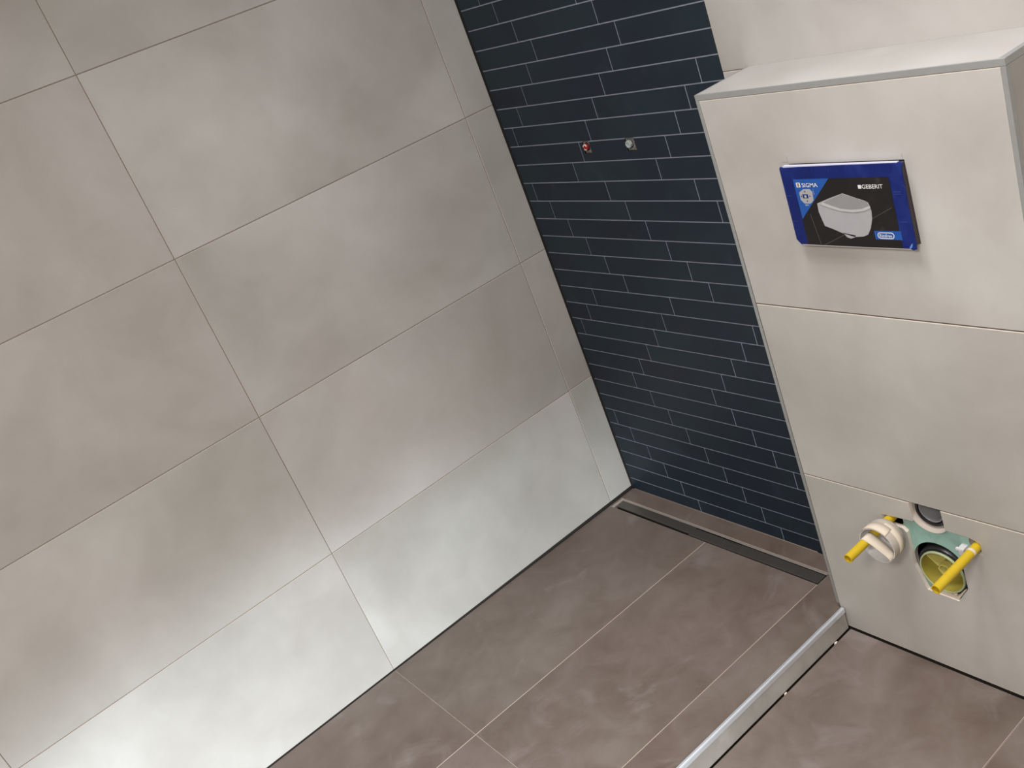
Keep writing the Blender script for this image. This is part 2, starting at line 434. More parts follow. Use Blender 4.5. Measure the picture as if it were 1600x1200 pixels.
# ------------------------------------------------------------------ threshold of the shower
t = empty('shower_threshold', (0.83, -1.5, LF), 'raised taupe tiled shower threshold with polished steel edge beside the lower floor', 'threshold')
w = MB()
for (y0, y1) in ((YF, -2.489), (-2.489, -1.689), (-1.689, -0.8895), (-0.8895, -0.1385)):
    fslab(w, JX2 + gj, 0.8738, y0, y1, 0.00003)
fslab(w, JX2 + gj, 0.8590, -0.1385, DY0, 0.00003, True)      # narrower where it runs in beside the housing
w.build('top_tile', [TAUPE, TEDGE], parent=t)
w = MB()
for (y0, y1) in ((-0.94, -0.1395), (-1.74, -0.94), (-2.54, -1.74), (YF, -2.54)):
    w.newtile(); w.slab((CX, 0, 0), (0, 1, 0), (0, 0, 1), (1, 0, 0), y0 + 0.0004, y1 - 0.0004, LF + 0.0005, -0.0122, -0.009, -0.0008, 0, 1, 0.0003)
w.box(0.862, CX - 0.009, YF, -0.139, LF - 0.01, -0.0185, 1)
w.build('front_tile', [STEP, DARK], parent=t)['label'] = 'taupe tile strip painted in a lighter, lit tone'
w = MB()
P = [(0.8745, -0.0005), (0.8745, 0.0012), (0.8795, 0.0014), (0.8812, 0.0008), (0.8822, -0.0008), (0.8824, -0.0025), (0.8824, -0.0112), (0.8805, -0.0112), (0.8795, -0.004), (0.8785, -0.002)]
n = len(P); cuts = (-0.1385, -0.89, YF)
vs = [(x, y, z + fz(y)) for y in cuts for x, z in P]
fs = [tuple(range(n)), tuple(reversed(range(2 * n, 3 * n)))]
for q in (0, n):
    fs += [(q + i, q + (i + 1) % n, q + n + (i + 1) % n, q + n + i) for i in range(n)]
w.add(vs, fs)
w.build('edge_profile', [STEEL], parent=t)['label'] = 'polished steel edge profile'

# pale tile wedges left in the open joints
def wedge(name, loc, size, rz, label):
    mb = MB()
    sx, sy, sz = size
    mb.add([(-sx, -sy, 0), (sx, -sy * .6, 0), (sx * .8, sy, 0), (-sx * .7, sy * .8, 0), (-sx * .8, -sy * .8, sz), (sx * .7, -sy * .5, sz * .8), (sx * .6, sy * .7, sz), (-sx * .6, sy * .6, sz * .9)],
           [(0, 3, 2, 1), (4, 5, 6, 7), (0, 1, 5, 4), (1, 2, 6, 5), (2, 3, 7, 6), (3, 0, 4, 7)])
    o = mb.build(name, [EDGE], label=label, cat='tile spacer')
    o.location = loc; o.rotation_euler = (0, 0, rz); return o
wedge('tile_spacer', (0.884, -0.192, LF - 0.012), (0.0024, 0.0050, 0.0135), 0.1, 'pale plastic chip in the joint under the threshold, nearest the housing')
wedge('tile_spacer', (0.884, -0.372, LF - 0.012), (0.0024, 0.0045, 0.0130), 0.3, 'pale chip in the joint under the threshold, farther from the housing')

# ------------------------------------------------------------------ linear drain
t = empty('linear_drain', (0.38, -0.076, -0.018), 'long narrow dark steel shower drain at the foot of the blue tiled wall', 'drain')
w = MB()
zd = -0.0066
w.box(0.0135, 0.775, DY1 - 0.0025, DY0 - 0.0005, -0.0184, -0.0176, 1)                # channel bed
w.box(0.0135, 0.775, DY0 - 0.0016, DY0 - 0.0002, -0.018, zd + 0.0001, 0)             # outer rear edge
w.box(0.0135, 0.775, DY0 - 0.0064, DY0 - 0.0026, zd - 0.0012, zd - 0.0004, 0)         # rear ledge
w.box(0.0135, 0.775, DY0 - 0.0050, DY0 - 0.0040, -0.018, zd - 0.0012, 1)
w.box(0.0135, 0.775, DY1 - 0.0030, DY1 - 0.0024, -0.018, zd - 0.0002, 0)             # front edge
w.box(0.0135, 0.0215, DY1 - 0.0025, DY0 - 0.0005, -0.018, zd - 0.0003, 0)            # left end
w.build('channel_frame', [DRAINF, CAVITY], parent=t)
w = MB()
# cover in three lengths; the middle one leaves a slot open behind it
w.slab((0, 0, zd), X, Y, Z, 0.0250, 0.3330, -0.0905, -0.0622, -0.006, 0.0, 0, None, 0.0005)
w.build('cover', [DRAIN], parent=t)
w = MB(); w.slab((0, 0, zd), X, Y, Z, 0.3334, 0.5040, -0.0960, -0.0668, -0.006, 0.0006, 0, None, 0.0005)
w.box(0.466, 0.500, -0.0712, -0.0700, zd + 0.0004, zd + 0.0008, 1)
w.build('cover', [DRAIN, CAVITY], parent=t)
w = MB(); w.slab((0, 0, zd), X, Y, Z, 0.5046, 0.7735, -0.0950, -0.0650, -0.006, 0.0, 0, None, 0.0005)
w.build('cover', [DRAIN], parent=t)

# ------------------------------------------------------------------ toilet housing
BX0, BX1, BT = 0.869, 1.4508, 1.1910
YB = -0.1475
housing = empty('cistern_housing', (1.16, -0.07, LF), 'beige tiled box housing for the wall hung toilet with satin metal edges', 'housing')
def shear(o):
    """the front leans in slightly towards the foot, and its left edge runs out by a few millimetres"""
    me = o.data
    q = o; off = Vector((0, 0, 0))
    while q is not None: off += q.location; q = q.parent
    for v in me.vertices:
        c = v.co + off
        k = max(0.0, min(1.0, 1 - c.z / BT)); 
        c.y += 0.0130 * (k ** 1.0) * min(1.0, -c.y / 0.1475) * (1 if c.z > -0.2 else 1)
        c.x -= 0.0085 * (k ** 2) * max(0.0, min(1.0, (1.1 - c.x) / 0.23))
        v.co = c - off
    me.update(); return o
TI = 0.0078
tx0, tx1, tz1 = BX0 + TI, BX1 - 0.0078, BT - 0.0105
JZ1, JZ2 = 0.7735, 0.3650
front = MB()
FN = (0, -1, 0)
def P3(pts, z0, z1, holes=()):
    front.newtile(); front.prism(pts, (0, YB, 0), X, Z, FN, -0.0095, 0.0, 0, 1, holes)
rect = lambda x0, x1, z0, z1: [(x0, z0), (x1, z0), (x1, z1), (x0, z1)]
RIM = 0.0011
def rim(x0, x1, z1): front.box(x0, x1, YB, YB + 0.0095, z1 - RIM, z1, 1)   # pale tile-body rim, also paints in the light the edge catches
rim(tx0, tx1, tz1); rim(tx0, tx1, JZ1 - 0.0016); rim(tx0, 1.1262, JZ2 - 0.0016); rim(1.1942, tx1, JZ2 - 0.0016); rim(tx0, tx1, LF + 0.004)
P3(rect(tx0, tx1, JZ1 + 0.0016, tz1 - RIM), 0, 0, [rect(1.0430, 1.2692, 0.9150, 1.0567)])
P3(rect(tx0, tx1, JZ2 + 0.0016, JZ1 - 0.0016 - RIM), 0, 0)
foot = [(tx0, LF + 0.004), (tx1, LF + 0.004), (tx1, JZ2 - 0.0016 - RIM),
        (1.1942, JZ2 - 0.0016 - RIM), (1.1960, 0.3185), (1.2440, 0.3180), (1.2560, 0.3135), (1.2655, 0.3085), (1.2662, 0.2835), (1.2337, 0.2820), (1.2190, 0.2830),
        (1.2182, 0.2380), (1.2188, 0.2050), (1.2192, 0.1842), (1.1925, 0.1418), (1.1236, 0.1448), (1.1058, 0.2027), (1.1052, 0.2840), (1.0975, 0.2925), (1.0560, 0.2935),
        (1.0545, 0.3140), (1.1266, 0.3187), (1.1262, JZ2 - 0.0016 - RIM), (tx0, JZ2 - 0.0016 - RIM)]
P3(foot, 0, 0)
# lower left corner of the front stands beside the threshold
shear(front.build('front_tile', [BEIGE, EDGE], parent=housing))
w = MB()
# side and top tiles, backing boards
w.newtile(); w.slab((0, 0, BT), X, Y, Z, BX0 + 0.002, BX1 - 0.002, YB + 0.0030, -0.0005, -0.009, 0.0, 0, 1, 0.0003)
shear(w.build('top_tile', [BEIGE, EDGE], parent=housing))
w = MB()
for (z0, z1) in ((LF + 0.004, JZ2 - .001), (JZ2 + .001, JZ1 - .001), (JZ1 + .001, tz1)):
    w.newtile(); w.slab((BX1, 0, 0), Y, Z, X, YB + 0.0105, -0.0005, z0, z1, -0.009, -0.0006, 0, 1, 0.0003)
shear(w.build('side_tile', [BEIGE, EDGE], parent=housing))
w = MB()
w.newtile()
for (z0, z1) in ((0.002, JZ2 - .001), (JZ2 + .001, JZ1 - .001), (JZ1 + .001, tz1)):
    w.slab((BX0, 0, 0), Y, Z, -X, YB + 0.0105, -0.0005, z0, z1, -0.009, -0.0006, 0, 1, 0.0003)
shear(w.build('side_tile', [BEIGE, EDGE], parent=housing))
# green gypsum board behind the tiles with round cut-outs
def circ(cx, cz, rr, n=40, rev=False, a0=0):
    p = [(cx + rr * math.cos(2 * math.pi * k / n + a0), cz + rr * math.sin(2 * math.pi * k / n + a0)) for k in range(n)]
    return p[::-1] if rev else p
FLX, FLZ = 1.1640, 0.3470          # flush bend
DRX, DRZ = 1.1665, 0.2040          # soil pipe
w = MB()
w.newtile()
w.prism(rect(BX0 + 0.010, BX1 - 0.010, LF + 0.005, BT - 0.010), (0, YB, 0), X, Z, FN, -0.0225, -0.0100, 0, 1,
        [rect(1.0380, 1.2740, 0.9100, 1.0610), circ(FLX, FLZ, 0.0455, rev=True), circ(1.1610, 0.2100, 0.0588, 48, rev=True),
         circ(1.0740, 0.3030, 0.0215, 20, rev=True), circ(1.2520, 0.3000, 0.0165, 20, rev=True)])
shear(w.build('gypsum_board', [GREEN, CARD], parent=housing))
w = MB(); w.box(BX0 + 0.01, BX1 - 0.01, -0.012, -0.008, LF + 0.01, BT - 0.01, 0)
w.build('cavity_lining', [CAVITY], parent=housing)
# dark joints of the tile face
for (a, b, zj) in ((tx0, tx1, JZ1), (tx0, 1.1262, JZ2), (1.1942, tx1, JZ2)):
    w = MB(); w.box(a, b, YB + 0.0018, YB + 0.0095, zj - 0.0016, zj + 0.0016, 0)
    shear(w.build('open_joint', [JOINT], parent=housing))
w = MB(); w.box(tx0, tx1, YB + 0.003, YB + 0.0095, tz1 + 0.0001, tz1 + 0.0012, 0)
shear(w.build('open_joint', [JOINT], parent=housing))
# metal edge strips
def strip(name, *boxes):
    mb = MB()
    for b in boxes: mb.box(*b)
    o = shear(mb.build(name, [ALU], parent=housing))
    bv = o.modifiers.new('bevel', 'BEVEL'); bv.width = 0.0005; bv.segments = 2
    return o
strip('edge_strip', (BX0 - 0.0003, BX0 + 0.0073, YB - 0.0006, YB + 0.0100, 0.001, BT - 0.0100))
strip('edge_strip', (BX1 - 0.0073, BX1 + 0.0003, YB - 0.0006, YB + 0.0100, LF + 0.004, BT - 0.0100))
strip('edge_strip', (BX0 - 0.0003, BX1 + 0.0003, YB - 0.0006, YB + 0.0025, BT - 0.0098, BT + 0.0006))
strip('edge_strip', (BX1 - 0.0100, BX1 + 0.0003, YB + 0.0030, -0.0005, BT - 0.0098, BT + 0.0006))
strip('edge_strip', (BX0 - 0.0003, BX0 + 0.0018, YB + 0.0030, -0.0005, BT - 0.0098, BT + 0.0006))

# white filler smear at the lower edge of the opening
w = MB()
w.prism([(1.126, 0.1462), (1.150, 0.1450), (1.190, 0.1430), (1.214, 0.179), (1.2085, 0.175), (1.190, 0.152), (1.160, 0.1545), (1.131, 0.1530)], (0, YB, 0), X, Z, FN, -0.010, -0.003, 0)
w.lathe((1.1860, YB + 0.003, 0.1575), FN, [(0, 0.0048), (0.0025, 0.0042), (0.0035, 0.0)], 14)
shear(w.build('filler_bead', [TAPE], parent=housing))

# flush connection (upper round opening)
y1 = YB + 0.0115
t = empty('flush_pipe', (FLX, y1 + 0.02, FLZ - 0.04), 'black flush pipe socket in the upper half-hidden round opening of the housing', 'pipe')
w = MB()
w.lathe((FLX, y1, FLZ), (0, 1, 0), [(-0.0005, 0.0448), (-0.0005, 0.0440), (0.016, 0.0350), (0.045, 0.0345), (0.045, 0.0448), (-0.0005, 0.0448)], 48)
w.build('collar', [CARD], parent=t)['label'] = 'pale grey dusty collar'
w = MB()
w.lathe((FLX, y1, FLZ), (0, 1, 0), [(0.046, 0.034), (0.009, 0.034), (0.006, 0.0325), (0.006, 0.0285), (0.012, 0.027), (0.06, 0.027), (0.06, 0.0)], 48)
w.build('rubber_seal', [RUBBER], parent=t)
w = MB()
w.lathe((FLX, y1, FLZ), (0, 1, 0), [(0.05, 0.0265), (0.010, 0.0265), (0.008, 0.0255), (0.008, 0.0238), (0.010, 0.0228), (0.05, 0.0228), (0.05, 0.0265)], 48)
w.build('inner_ring', [GREYP], parent=t)['label'] = 'grey inner ring'

# soil pipe with yellow protective cap (lower round opening)
yc = YB + 0.0125
t = empty('soil_pipe', (DRX, yc + 0.03, DRZ - 0.06), 'black soil pipe socket closed with a yellow dust cap in the large lower opening', 'pipe')
w = MB()
w.lathe((DRX, yc, DRZ), (0, 1, 0), [(0.055, 0.0570), (0.022, 0.0570), (0.008, 0.0555), (0.004, 0.0535), (0.004, 0.0515), (0.007, 0.0500), (0.055, 0.0500), (0.055, 0.0570)], 56)
w.lathe((DRX, yc, DRZ), (0, 1, 0), [(0.0075, 0.0510), (0.002, 0.0505), (0.002, 0.0488), (0.0075, 0.0485)], 56)
w.build('rubber_seal', [RUBBER], parent=t)
w = MB()
w.lathe((DRX, yc, DRZ), (0, 1, 0), [(0.010, 0.0486), (-0.001, 0.0484), (-0.002, 0.0478), (-0.002, 0.0458), (-0.001, 0.0450)], 56)
w.build('cap_rim', [PALEGREEN], parent=t)['label'] = 'pale green cap rim'
w = MB()
w.lathe((DRX, yc, DRZ), (0, 1, 0), [(-0.001, 0.0452), (0.010, 0.0440), (0.026, 0.0395), (0.034, 0.034), (0.034, 0.014), (0.020, 0.013), (0.020, 0.0)], 56)
w.build('dust_cap', [OLIVE], parent=t)
w = MB()
for a in (0.35, 2.44, 4.54):
    c, s_ = math.cos(a), math.sin(a)
    for r0, r1, yh in ((0.013, 0.0425, 0.006),):
        nx, nz = -s_ * 0.0012, c * 0.0012
        pts = [(DRX + c * r0 + nx, DRZ + s_ * r0 + nz), (DRX + c * r1 + nx, DRZ + s_ * r1 + nz), (DRX + c * r1 - nx, DRZ + s_ * r1 - nz), (DRX + c * r0 - nx, DRZ + s_ * r0 - nz)]
        w.prism(pts, (0, yc, 0), X, Z, FN, -0.034, -yh, 0)
for k in range(6):
    a, b = math.pi / 3 * k, math.pi / 3 * (k + 1)
    rr = 0.0135
    w.prism([(DRX + rr * math.cos(a), DRZ + rr * math.sin(a)), (DRX + rr * math.cos(b), DRZ + rr * math.sin(b)),
             (DRX + (rr - .0022) * math.cos(b), DRZ + (rr - .0022) * math.sin(b)), (DRX + (rr - .0022) * math.cos(a), DRZ + (rr - .0022) * math.sin(a))], (0, yc, 0), X, Z, FN, -0.030, -0.007, 0)
w.build('cap_rib', [mat('pale_yellow_rib', (0.52, 0.46, 0.13), 0.35)], parent=t)['label'] = 'pale yellow ribs'

# small white clip beside the right rod
w = MB()
w.box(1.2205, 1.2330, YB + 0.004, YB + 0.020, 0.2740, 0.2905, 0); w.box(1.2185, 1.2345, YB - 0.001, YB + 0.004, 0.2880, 0.2925, 0)
w.build('plastic_clip', [WHITEP], label='small white plastic clip behind the right yellow sleeve', cat='clip')

# yellow protective sleeves on the two mounting rods
def sleeve(x, z, ytip, label):
    t = empty('protective_sleeve', (x, ytip, z - 0.007), label, 'sleeve')
    mb = MB()
    ro, ri = 0.0092, 0.0074
    mb.lathe((x, ytip, z), (0, 1, 0), [(0.0, ri), (0.0, ro), (0.150, ro), (0.150, ri)], 28)
    mb.build('tube', [YEL], parent=t)
    mb = MB(); mb.lathe((x, ytip, z), (0, 1, 0), [(0.0002, ri), (0.030, ri - .0002), (0.032, 0)], 28)
    mb.build('bore', [YEL_D], parent=t)
    return t
sleeve(1.0693, 0.3045, -0.2735, 'yellow plastic sleeve on the left mounting rod, carrying a taped white ring')
t2 = sleeve(1.2562, 0.2995, -0.2705, 'plain yellow plastic sleeve on the right mounting rod, above the dust cap')
w = MB(); w.lathe((1.2562, -0.1590, 0.2995), (0, 1, 0), [(0, 0.0092), (0, 0.0096), (0.006, 0.0096), (0.006, 0.0092)], 28, 0, -0.9, 1.6)
w.build('tape_band', [TAPE], parent=t2)['label'] = 'cream tape band'

# white ring hung on the left sleeve with masking tape
RX_, RZ_, RR, RY = 1.0835, 0.2905, 0.0395, -0.2030
t = empty('pipe_ring', (RX_, RY, RZ_ - RR), 'short white plastic pipe ring taped to the left yellow sleeve', 'pipe ring')
w = MB()
w.lathe((RX_, RY, RZ_), (0, 1, 0), [(0.0, RR - .0012), (0.0, RR), (0.006, RR + .0006), (0.034, RR + 0.0002), (0.042, RR - 0.004), (0.0445, RR - 0.009), (0.0445, RR - 0.0105), (0.040, RR - 0.006), (0.033, RR - 0.0018), (0.0, RR - .0012)], 64, [0, 1, 1, 1, 1, 0, 0, 0, 0])
w.build('ring_body', [WHITEP, CREAM], parent=t)
w = MB()
# tape over the outside of the ring
def arcband(rr, y0, y1, a0, a1, n=40, jag=0.0):
    vs = []; fs = []
    for i in range(n + 1):
        a = a0 + (a1 - a0) * i / n
        for y in (y0, y1):
            e = (random.uniform(-jag, jag) if i in (0, n) else 0)
            vs.append((RX_ + (rr) * math.cos(a + e), y, RZ_ + rr * math.sin(a + e)))
    for i in range(n): fs.append((2 * i, 2 * i + 1, 2 * i + 3, 2 * i + 2))
    return vs, fs
vs, fs = arcband(RR + 0.0018, RY - 0.0002, RY + 0.022, math.radians(188), math.radians(52), 40, 0.05); w.add(vs, fs, 0, True)
vs, fs = arcband(RR + 0.0012, RY + 0.016, RY + 0.0335, math.radians(80), math.radians(-25), 30, 0.05); w.add(vs, fs, 0, True)
o = w.build('outer_tape', [TAPE], parent=t); sd = o.modifiers.new('thick', 'SOLIDIFY'); sd.thickness = 0.0005
w = MB()
# tape round the sleeve, its tail running across the ring
sxx, szz, sr = 1.0693, 0.3045, 0.0099
path = [(sxx + sr * math.cos(math.radians(a)), szz + sr * math.sin(math.radians(a))) for a in range(250, 30, -20)]
tail = (RX_ + 0.0335 , RZ_ - 0.0190)
p0 = path[-1]
for k in range(1, 9):
    q = k / 8
    path.append((p0[0] + (tail[0] - p0[0]) * q, p0[1] + (tail[1] - p0[1]) * q + 0.0022 * math.sin(q * math.pi)))
vs = []; fs = []
for i, (x, z) in enumerate(path):
    k = max(0, i - 10) / 8
    ja = 0.002 * math.sin(i * 1.3) * (i == len(path) - 1)
    vs += [(x, -0.2215 + 0.010 * k + ja, z), (x, -0.1960 + 0.004 * k, z)]
for i in range(len(path) - 1): fs.append((2 * i, 2 * i + 1, 2 * i + 3, 2 * i + 2))
w.add(vs, fs, 0, True)
o = w.build('inner_tape', [TAPE], parent=t); sd = o.modifiers.new('thick', 'SOLIDIFY'); sd.thickness = 0.0004

# ------------------------------------------------------------------ cover of the flush plate opening
YP = -0.1605
t = empty('flush_plate_cover', (1.155, YP, 0.912), 'dark blue plastic builder cover with toilet picture over the flush plate opening', 'cover')
w = MB()
lid = [(1.0335, 1.0542), (1.0360, 1.0570), (1.0405, 1.0560), (1.1500, 1.0572), (1.2670, 1.0576), (1.2705, 1.0598), (1.2752, 1.0560), (1.2720, 1.0480),
       (1.2712, 0.9600), (1.2722, 0.9250), (1.2712, 0.9135), (1.2650, 0.9112), (1.2600, 0.9140), (1.1500, 0.9138), (1.0415, 0.9143), (1.0335, 0.9235), (1.0335, 0.9600)]
w.newtile(); w.prism([(x, z) for x, z in lid][::-1], (0, YP, 0), X, Z, FN, -0.0022, 0.0, 0, 1)
lo = w.build('lid', [COVERBLUE, COVERBLUE], parent=t)
bv = lo.modifiers.new('bevel', 'BEVEL'); bv.width = 0.0006; bv.segments = 2; bv.limit_method = 'ANGLE'
w = MB()
w.box(1.0475, 1.2675, YP + 0.0022, YB + 0.06, 0.9175, 1.0535, 0)
w.build('box_body', [BOXSIDE], parent=t)['label'] = 'dark foam body of the cover'
w = MB(); w.box(1.0420, 1.2660, YP + 0.0003, YP + 0.0060, 1.0550, 1.0584, 0)
w.build('foam_rim', [BOXRIM], parent=t)['label'] = 'pale foam rim along the top'
w = MB(); w.box(1.0440, 1.2600, YP + 0.0016, YP + 0.0030, 0.9122, 0.9160, 0)
w.build('foam_rim', [EDGE], parent=t)['label'] = 'cream rim along the bottom'
HB = mat('cover_mark_blue', (0.015, 0.035, 0.20), 0.3)  # lighter blue for the moulded marks
marks = [(1.0368, 1.0376, z - 0.005, z + 0.005) for z in (0.990, 0.9535, 1.018)]        # moulded ticks along the borders
marks += [(x0, x1, z - 0.0005, z + 0.0005) for z, x0, x1 in ((1.0105, 1.2500, 1.2640), (1.0068, 1.2505, 1.2630), (0.9600, 1.2520, 1.2650))]
marks += [(x0, x1, z - 0.0004, z + 0.0004) for z, x0, x1 in ((1.0050, 1.0345, 1.0470), (0.9580, 1.0345, 1.0480))]
marks += [(1.085 + 0.017 * k, 1.0856 + 0.017 * k, 1.0455, 1.0500 + 0.002 * (k % 2)) for k in range(9)]
for x0, x1, z0, z1 in marks:
    w = MB(); w.box(x0, x1, YP - 0.0006, YP, z0, z1, 0); w.build('moulded_mark', [HB], parent=t)
w = MB(); w.prism([(1.2590, 0.9160), (1.2640, 0.9225), (1.2665, 0.9240), (1.2655, 0.9195), (1.2625, 0.9150)][::-1], (0, YP, 0), X, Z, FN, 0.0, 0.0008, 0)
w.build('scuff', [LBCOL], parent=t)['label'] = 'light blue scuffed corner'
def flat(name, polys, m, lvl, parent, label=None):
    for p in polys:
        mb = MB(); mb.newtile(); mb.prism(p, (0, YP, 0), X, Z, FN, 0.0, 0.0002 * lvl, 0)
        o = mb.build(name, [m], parent=parent)
        if label: o['label'] = label
    return o
def line(a, b, wd):
    dx, dz = b[0] - a[0], b[1] - a[1]; l = math.hypot(dx, dz); nx, nz = -dz / l * wd / 2, dx / l * wd / 2
    return [(a[0] + nx, a[1] + nz), (a[0] - nx, a[1] - nz), (b[0] - nx, b[1] - nz), (b[0] + nx, b[1] + nz)]
lab = flat('label', [[(1.0581, 1.0348), (1.2449, 1.0352), (1.2466, 1.0320), (1.2466, 0.9148), (1.0570, 0.9148)]], LBLACK, 1, t, 'black printed label')
flat('blue_triangle', [[(1.0581, 1.0347), (1.1320, 1.0350), (1.0584, 0.9624)]], LBLUE, 2, lab, 'bright blue printed triangle')
flat('blue_badge', [[(1.1989, 0.9438), (1.2490, 0.9443), (1.2492, 0.9290), (1.1992, 0.9288)]], LBLUE, 2, lab, 'bright blue printed badge')
flat('printed_line', [line((1.0934, 0.9152), (1.1397, 0.9355), 0.0007), line((1.1999, 0.9645), (1.2412, 0.9845), 0.0006), line((1.0776, 0.972), (1.0861, 0.9165), 0.0007)], LLINE, 2, lab)
toilet = [(1.0977, 0.9913), (1.1249, 1.0005), (1.1532, 1.0089), (1.1785, 1.0004), (1.1920, 0.9965), (1.1991, 0.9930), (1.2015, 0.9860), (1.2022, 0.9780), (1.2006, 0.9650), (1.194, 0.948),
          (1.1863, 0.9368), (1.1764, 0.9332), (1.1597, 0.932), (1.1381, 0.9374), (1.1208, 0.9445), (1.103, 0.9507), (1.0998, 0.963), (1.0969, 0.9762)]
flat('toilet_picture', [toilet, [(1.1372, 0.9390), (1.1438, 0.9309), (1.1506, 0.9287), (1.1585, 0.9312), (1.1623, 0.9345)]], LG1, 3, lab, 'printed picture of a wall hung toilet')
flat('picture_lid', [[(1.1102, 0.9931), (1.1531, 1.0082), (1.1785, 1.0), (1.1981, 0.9940), (1.1996, 0.9869), (1.1841, 0.982), (1.1635, 0.9804), (1.1433, 0.9821), (1.1276, 0.9867)]], LG2, 4, lab)
flat('picture_rim', [[(1.1038, 0.9900), (1.1102, 0.9931), (1.1276, 0.9867), (1.1433, 0.9821), (1.1635, 0.9804), (1.1841, 0.982), (1.1996, 0.9869), (1.2015, 0.9835), (1.1893, 0.9788), (1.1685, 0.9762), (1.1422, 0.9781), (1.1244, 0.9830)]], LG3, 5, lab)
rimline = [(1.1038, 0.9897), (1.1244, 0.9826), (1.1422, 0.9776), (1.1685, 0.9757), (1.1893, 0.9783), (1.2013, 0.9832)]
flat('picture_rim', [line(rimline[i], rimline[i + 1], 0.0006) for i in range(5)], LG2, 6, lab)
oc = [(1.0753, 1.0172), (1.0885, 1.0172), (1.0932, 1.0120), (1.0918, 0.9969), (1.0845, 0.9911), (1.0712, 0.9911), (1.0648, 0.9979), (1.0650, 1.0110)]
flat('printed_icon', [oc], LG1, 3, lab, 'octagonal printed bracket symbol')
flat('printed_icon', [rect(1.0708, 1.0826, 1.0008, 1.0080)], COVERBLUE, 4, lab)
arrows = []
for cx, cz, dx, dz in ((1.0775, 1.0130, 0, 1), (1.0785, 0.9955, 0, -1), (1.0680, 1.0043, -1, 0), (1.0862, 1.0043, 1, 0)):
    arrows.append([(cx + dx * .0018 , cz + dz * .0018), (cx - dx * .0012 + dz * .0014, cz - dz * .0012 - dx * .0014), (cx - dx * .0012 - dz * .0014, cz - dz * .0012 + dx * .0014)])
flat('printed_icon', arrows, LBLACK, 4, lab)
flat('printed_icon', [circ(1.0768, 1.0040, 0.0024, 12)], LG3, 5, lab)
flat('printed_icon', [circ(1.0735, 0.9883, 0.0014, 10), rect(1.0752, 1.0795, 0.9875, 0.9890), rect(1.0952, 1.0961, 1.0120, 1.0140), rect(1.0952, 1.0961, 1.0070, 1.0110), rect(1.0955, 1.0965, 1.0158, 1.0168)], LG1, 3, lab)
flat('logo_square', [rect(1.0627, 1.0649, 1.0203, 1.0287), rect(1.0688, 1.0709, 1.0203, 1.0287), rect(1.0649, 1.0688, 1.0277, 1.0287), rect(1.0649, 1.0688, 1.0203, 1.0211)], LWHITE, 3, lab)
flat('logo_square', [rect(1.0649, 1.0688, 1.0211, 1.0277)], mat('label_rust', (0.30, 0.17, 0.14), 0.4), 3, lab)
flat('logo_square', [rect(1.1866, 1.1926, 1.0168, 1.0229)], LWHITE, 3, lab)
def oval(cx, cz, hw, hh, n=12):
    p = []
    for k in range(n + 1): a = -math.pi / 2 + math.pi * k / n; p.append((cx + hw - hh + hh * math.cos(a), cz + hh * math.sin(a)))
    for k in range(n + 1): a = math.pi / 2 + math.pi * k / n; p.append((cx - hw + hh + hh * math.cos(a), cz + hh * math.sin(a)))
    return p
mb = MB(); mb.prism(oval(1.2200, 0.9360, 0.0157, 0.0056), (0, YP, 0), X, Z, FN, 0.0, 0.0006, 0, 0, [oval(1.2200, 0.9360, 0.0143, 0.0043)[::-1]])
mb.build('logo_oval', [LWHITE], parent=lab)
def text(body, x0, x1, z0, z1, m, parent, lvl, bold=0.012):
    cu = bpy.data.curves.new('lettering', 'FONT'); cu.body = body; cu.offset = bold; cu.resolution_u = 3; cu.fill_mode = 'BOTH'
    tmp = bpy.data.objects.new('lettering_curve', cu); COL.objects.link(tmp)
    bpy.context.view_layer.update()
    me = bpy.data.meshes.new_from_object(tmp.evaluated_get(bpy.context.evaluated_depsgraph_get()))
    bpy.data.objects.remove(tmp); bpy.data.curves.remove(cu)
    xs = [v.co.x for v in me.vertices]; zz = [v.co.y for v in me.vertices]
    ax, bx_, az, bz_ = min(xs), max(xs), min(zz), max(zz)
    off = Vector((0, 0, 0)); q = parent
    while q is not None: off += q.location; q = q.parent
    for v in me.vertices:
        u, ww = (v.co.x - ax) / (bx_ - ax), (v.co.y - az) / (bz_ - az)
        v.co = Vector((x0 + (x1 - x0) * u, YP - 0.0002 * lvl - 0.0001, z0 + (z1 - z0) * ww)) - off
    me.materials.clear(); me.materials.append(m)
    o = bpy.data.objects.new('lettering', me); COL.objects.link(o); o.parent = parent
    for p in me.polygons: p.material_index = 0
    return o
text('SIGMA', 1.0748, 1.1072, 1.0206, 1.0281, LWHITE, lab, 4, 0.006)['label'] = 'white word SIGMA'
text('GEBERIT', 1.1942, 1.2330, 1.0168, 1.0236, LWHITE, lab, 4, 0.006)['label'] = 'white word GEBERIT'
text('Rimfree', 1.2085, 1.2315, 0.9330, 0.9390, LWHITE, lab, 4, 0.006)['label'] = 'white word Rimfree'
# pencil marks where the opening was cut
for a, b in (((1.0430, 1.0585), (1.0425, 1.0700)), ((1.2668, 1.0585), (1.2664, 1.0660)), ((1.0425, 1.0600), (1.0300, 1.0602))):
    w = MB(); w.prism(line(a, b, 0.0005), (0, YB, 0), X, Z, FN, 0.0, 0.0001, 0)
    shear(w.build('pencil_mark', [GROUT_B], parent=housing))

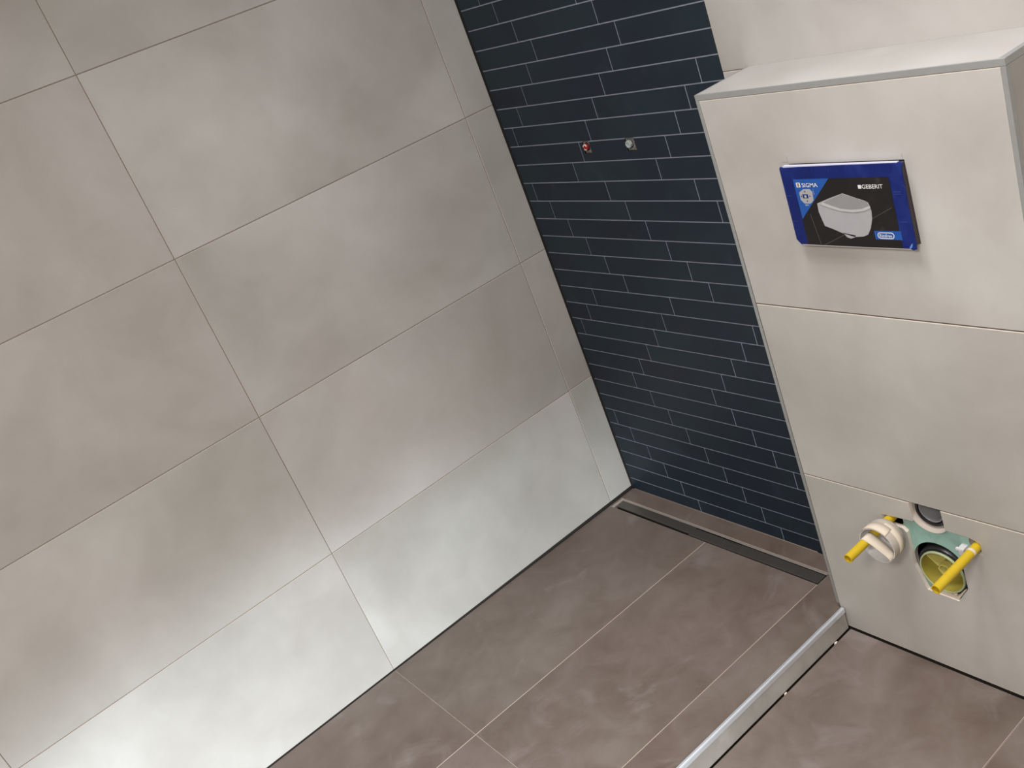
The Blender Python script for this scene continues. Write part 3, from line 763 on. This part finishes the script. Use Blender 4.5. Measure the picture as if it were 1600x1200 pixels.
# ------------------------------------------------------------------ shower tap outlets
def outlet(h, cx, cz, label, red):
    t = empty('tap_outlet', (cx, 0.006, h[2]), label, 'water outlet')
    mb = MB(); mb.box(h[0] + 0.0002, h[1] - 0.0002, 0.0035, 0.0078, h[2] + 0.0002, zt1 + 0.0028, 0)
    # uneven mortar surface
    for i in range(26):
        a = random.uniform(0, 6.28); rr = random.uniform(0.010, 0.015)
        x, z = cx + 0.002 + rr * math.cos(a), cz - 0.001 + rr * math.sin(a)
        if h[0] + .002 < x < h[1] - .002 and h[2] + .002 < z < zt1 - 0.001:
            mb.lathe((x, 0.0036, z), (0, -1, 0), [(0, 0.0022), (0.0016, 0.0014), (0.0022, 0)], 7)
    mb.build('mortar_patch', [MORTAR], parent=t)
    mb = MB(); mb.lathe((cx, 0.0034, cz), (0, -1, 0), [(0, 0.0108), (0.0004, 0.0108), (0.0004, 0)], 30)
    mb.build('pipe_socket', [CAVITY], parent=t)
    mb = MB()
    if red:
        mb.lathe((cx, 0.004, cz), (0, -1, 0), [(0.0, 0.0072), (0.0065, 0.0072), (0.0072, 0.0066), (0.0072, 0.0052), (0.0045, 0.0045), (0.0045, 0.0)], 26)
        mb.build('plug', [RED], parent=t)['label'] = 'red plug'
        mb = MB(); mb.lathe((cx, 0.004, cz), (0, -1, 0), [(0.0060, 0.0076), (0.0080, 0.0070), (0.0080, 0.0050), (0.0070, 0.0048)], 26, 0, -1.2, 1.3)
        mb.lathe((cx, 0.004, cz), (0, -1, 0), [(0.0066, 0.0074), (0.0078, 0.0070), (0.0078, 0.0052), (0.0070, 0.0050)], 26, 0, 2.3, 3.9)
        mb.build('white_thread', [WHITEP], parent=t)
    else:
        mb.lathe((cx, 0.004, cz), (0, -1, 0), [(0.0, 0.0088), (0.0075, 0.0088), (0.0082, 0.0082), (0.0082, 0.0056), (0.0065, 0.0050), (0.0065, 0.0)], 8)
        for i in range(len(mb.smooth)): mb.smooth[i] = False
        mb.build('plug', [mat('grey_green_plug', (0.36, 0.42, 0.41), 0.4)], parent=t)
    return t
outlet(HOT, 0.3165, 1.0600, 'left of the two tap outlets in the blue wall, closed with a red plug', True)
outlet(COLD, 0.4715, 1.0600, 'right of the two tap outlets in the blue wall, closed with a grey plug', False)

# ------------------------------------------------------------------ lamps outside the frame
def ceiling_lamp(x, y, s, label):
    t = empty('ceiling_lamp', (x, y, H), label, 'lamp')
    mb = MB()
    for (a, b, c, d) in ((-s - .02, s + .02, -s - .02, -s), (-s - .02, s + .02, s, s + .02), (-s - .02, -s, -s, s), (s, s + .02, -s, s)):
        mb.box(x + a, x + b, y + c, y + d, H - 0.03, H, 0)
    mb.build('frame', [ALU], parent=t)
    mb = MB(); mb.box(x - s, x + s, y - s, y + s, H - 0.02, H, 0)
    mb.build('reflector', [PLASTER], parent=t)
ceiling_lamp(1.1, -0.60, 0.15, 'square ceiling lamp near the blue shower wall')
ceiling_lamp(1.5, -0.85, 0.15, 'square ceiling lamp above the tiled toilet housing')
ceiling_lamp(2.3, -2.2, 0.26, 'added unseen square ceiling lamp filling the middle of the bathroom with light')
t = empty('added_low_lamp', (WL[0], WL[1], LF), 'added unseen floor standing lamp brightening the foot of the beige side wall', 'lamp')  # body built around the added low light
w = MB()
dv = (Vector((0.0, -1.0, -0.05)) - Vector(WL)).normalized()
w.lathe(Vector(WL) - dv * 0.03, dv, [(-0.05, 0.0), (-0.05, 0.06), (0.0, 0.095), (0.10, 0.10)], 28)
w.build('lamp_shade', [RUBBER], parent=t)
w = MB(); bx_, by_ = WL[0] - dv.x * 0.09, WL[1] - dv.y * 0.09
w.lathe((bx_, by_, LF), (0, 0, 1), [(0, 0.0), (0, 0.09), (0.012, 0.09), (0.016, 0.012), (0.36, 0.010), (0.36, 0)], 28)
w.build('stand', [RUBBER], parent=t)
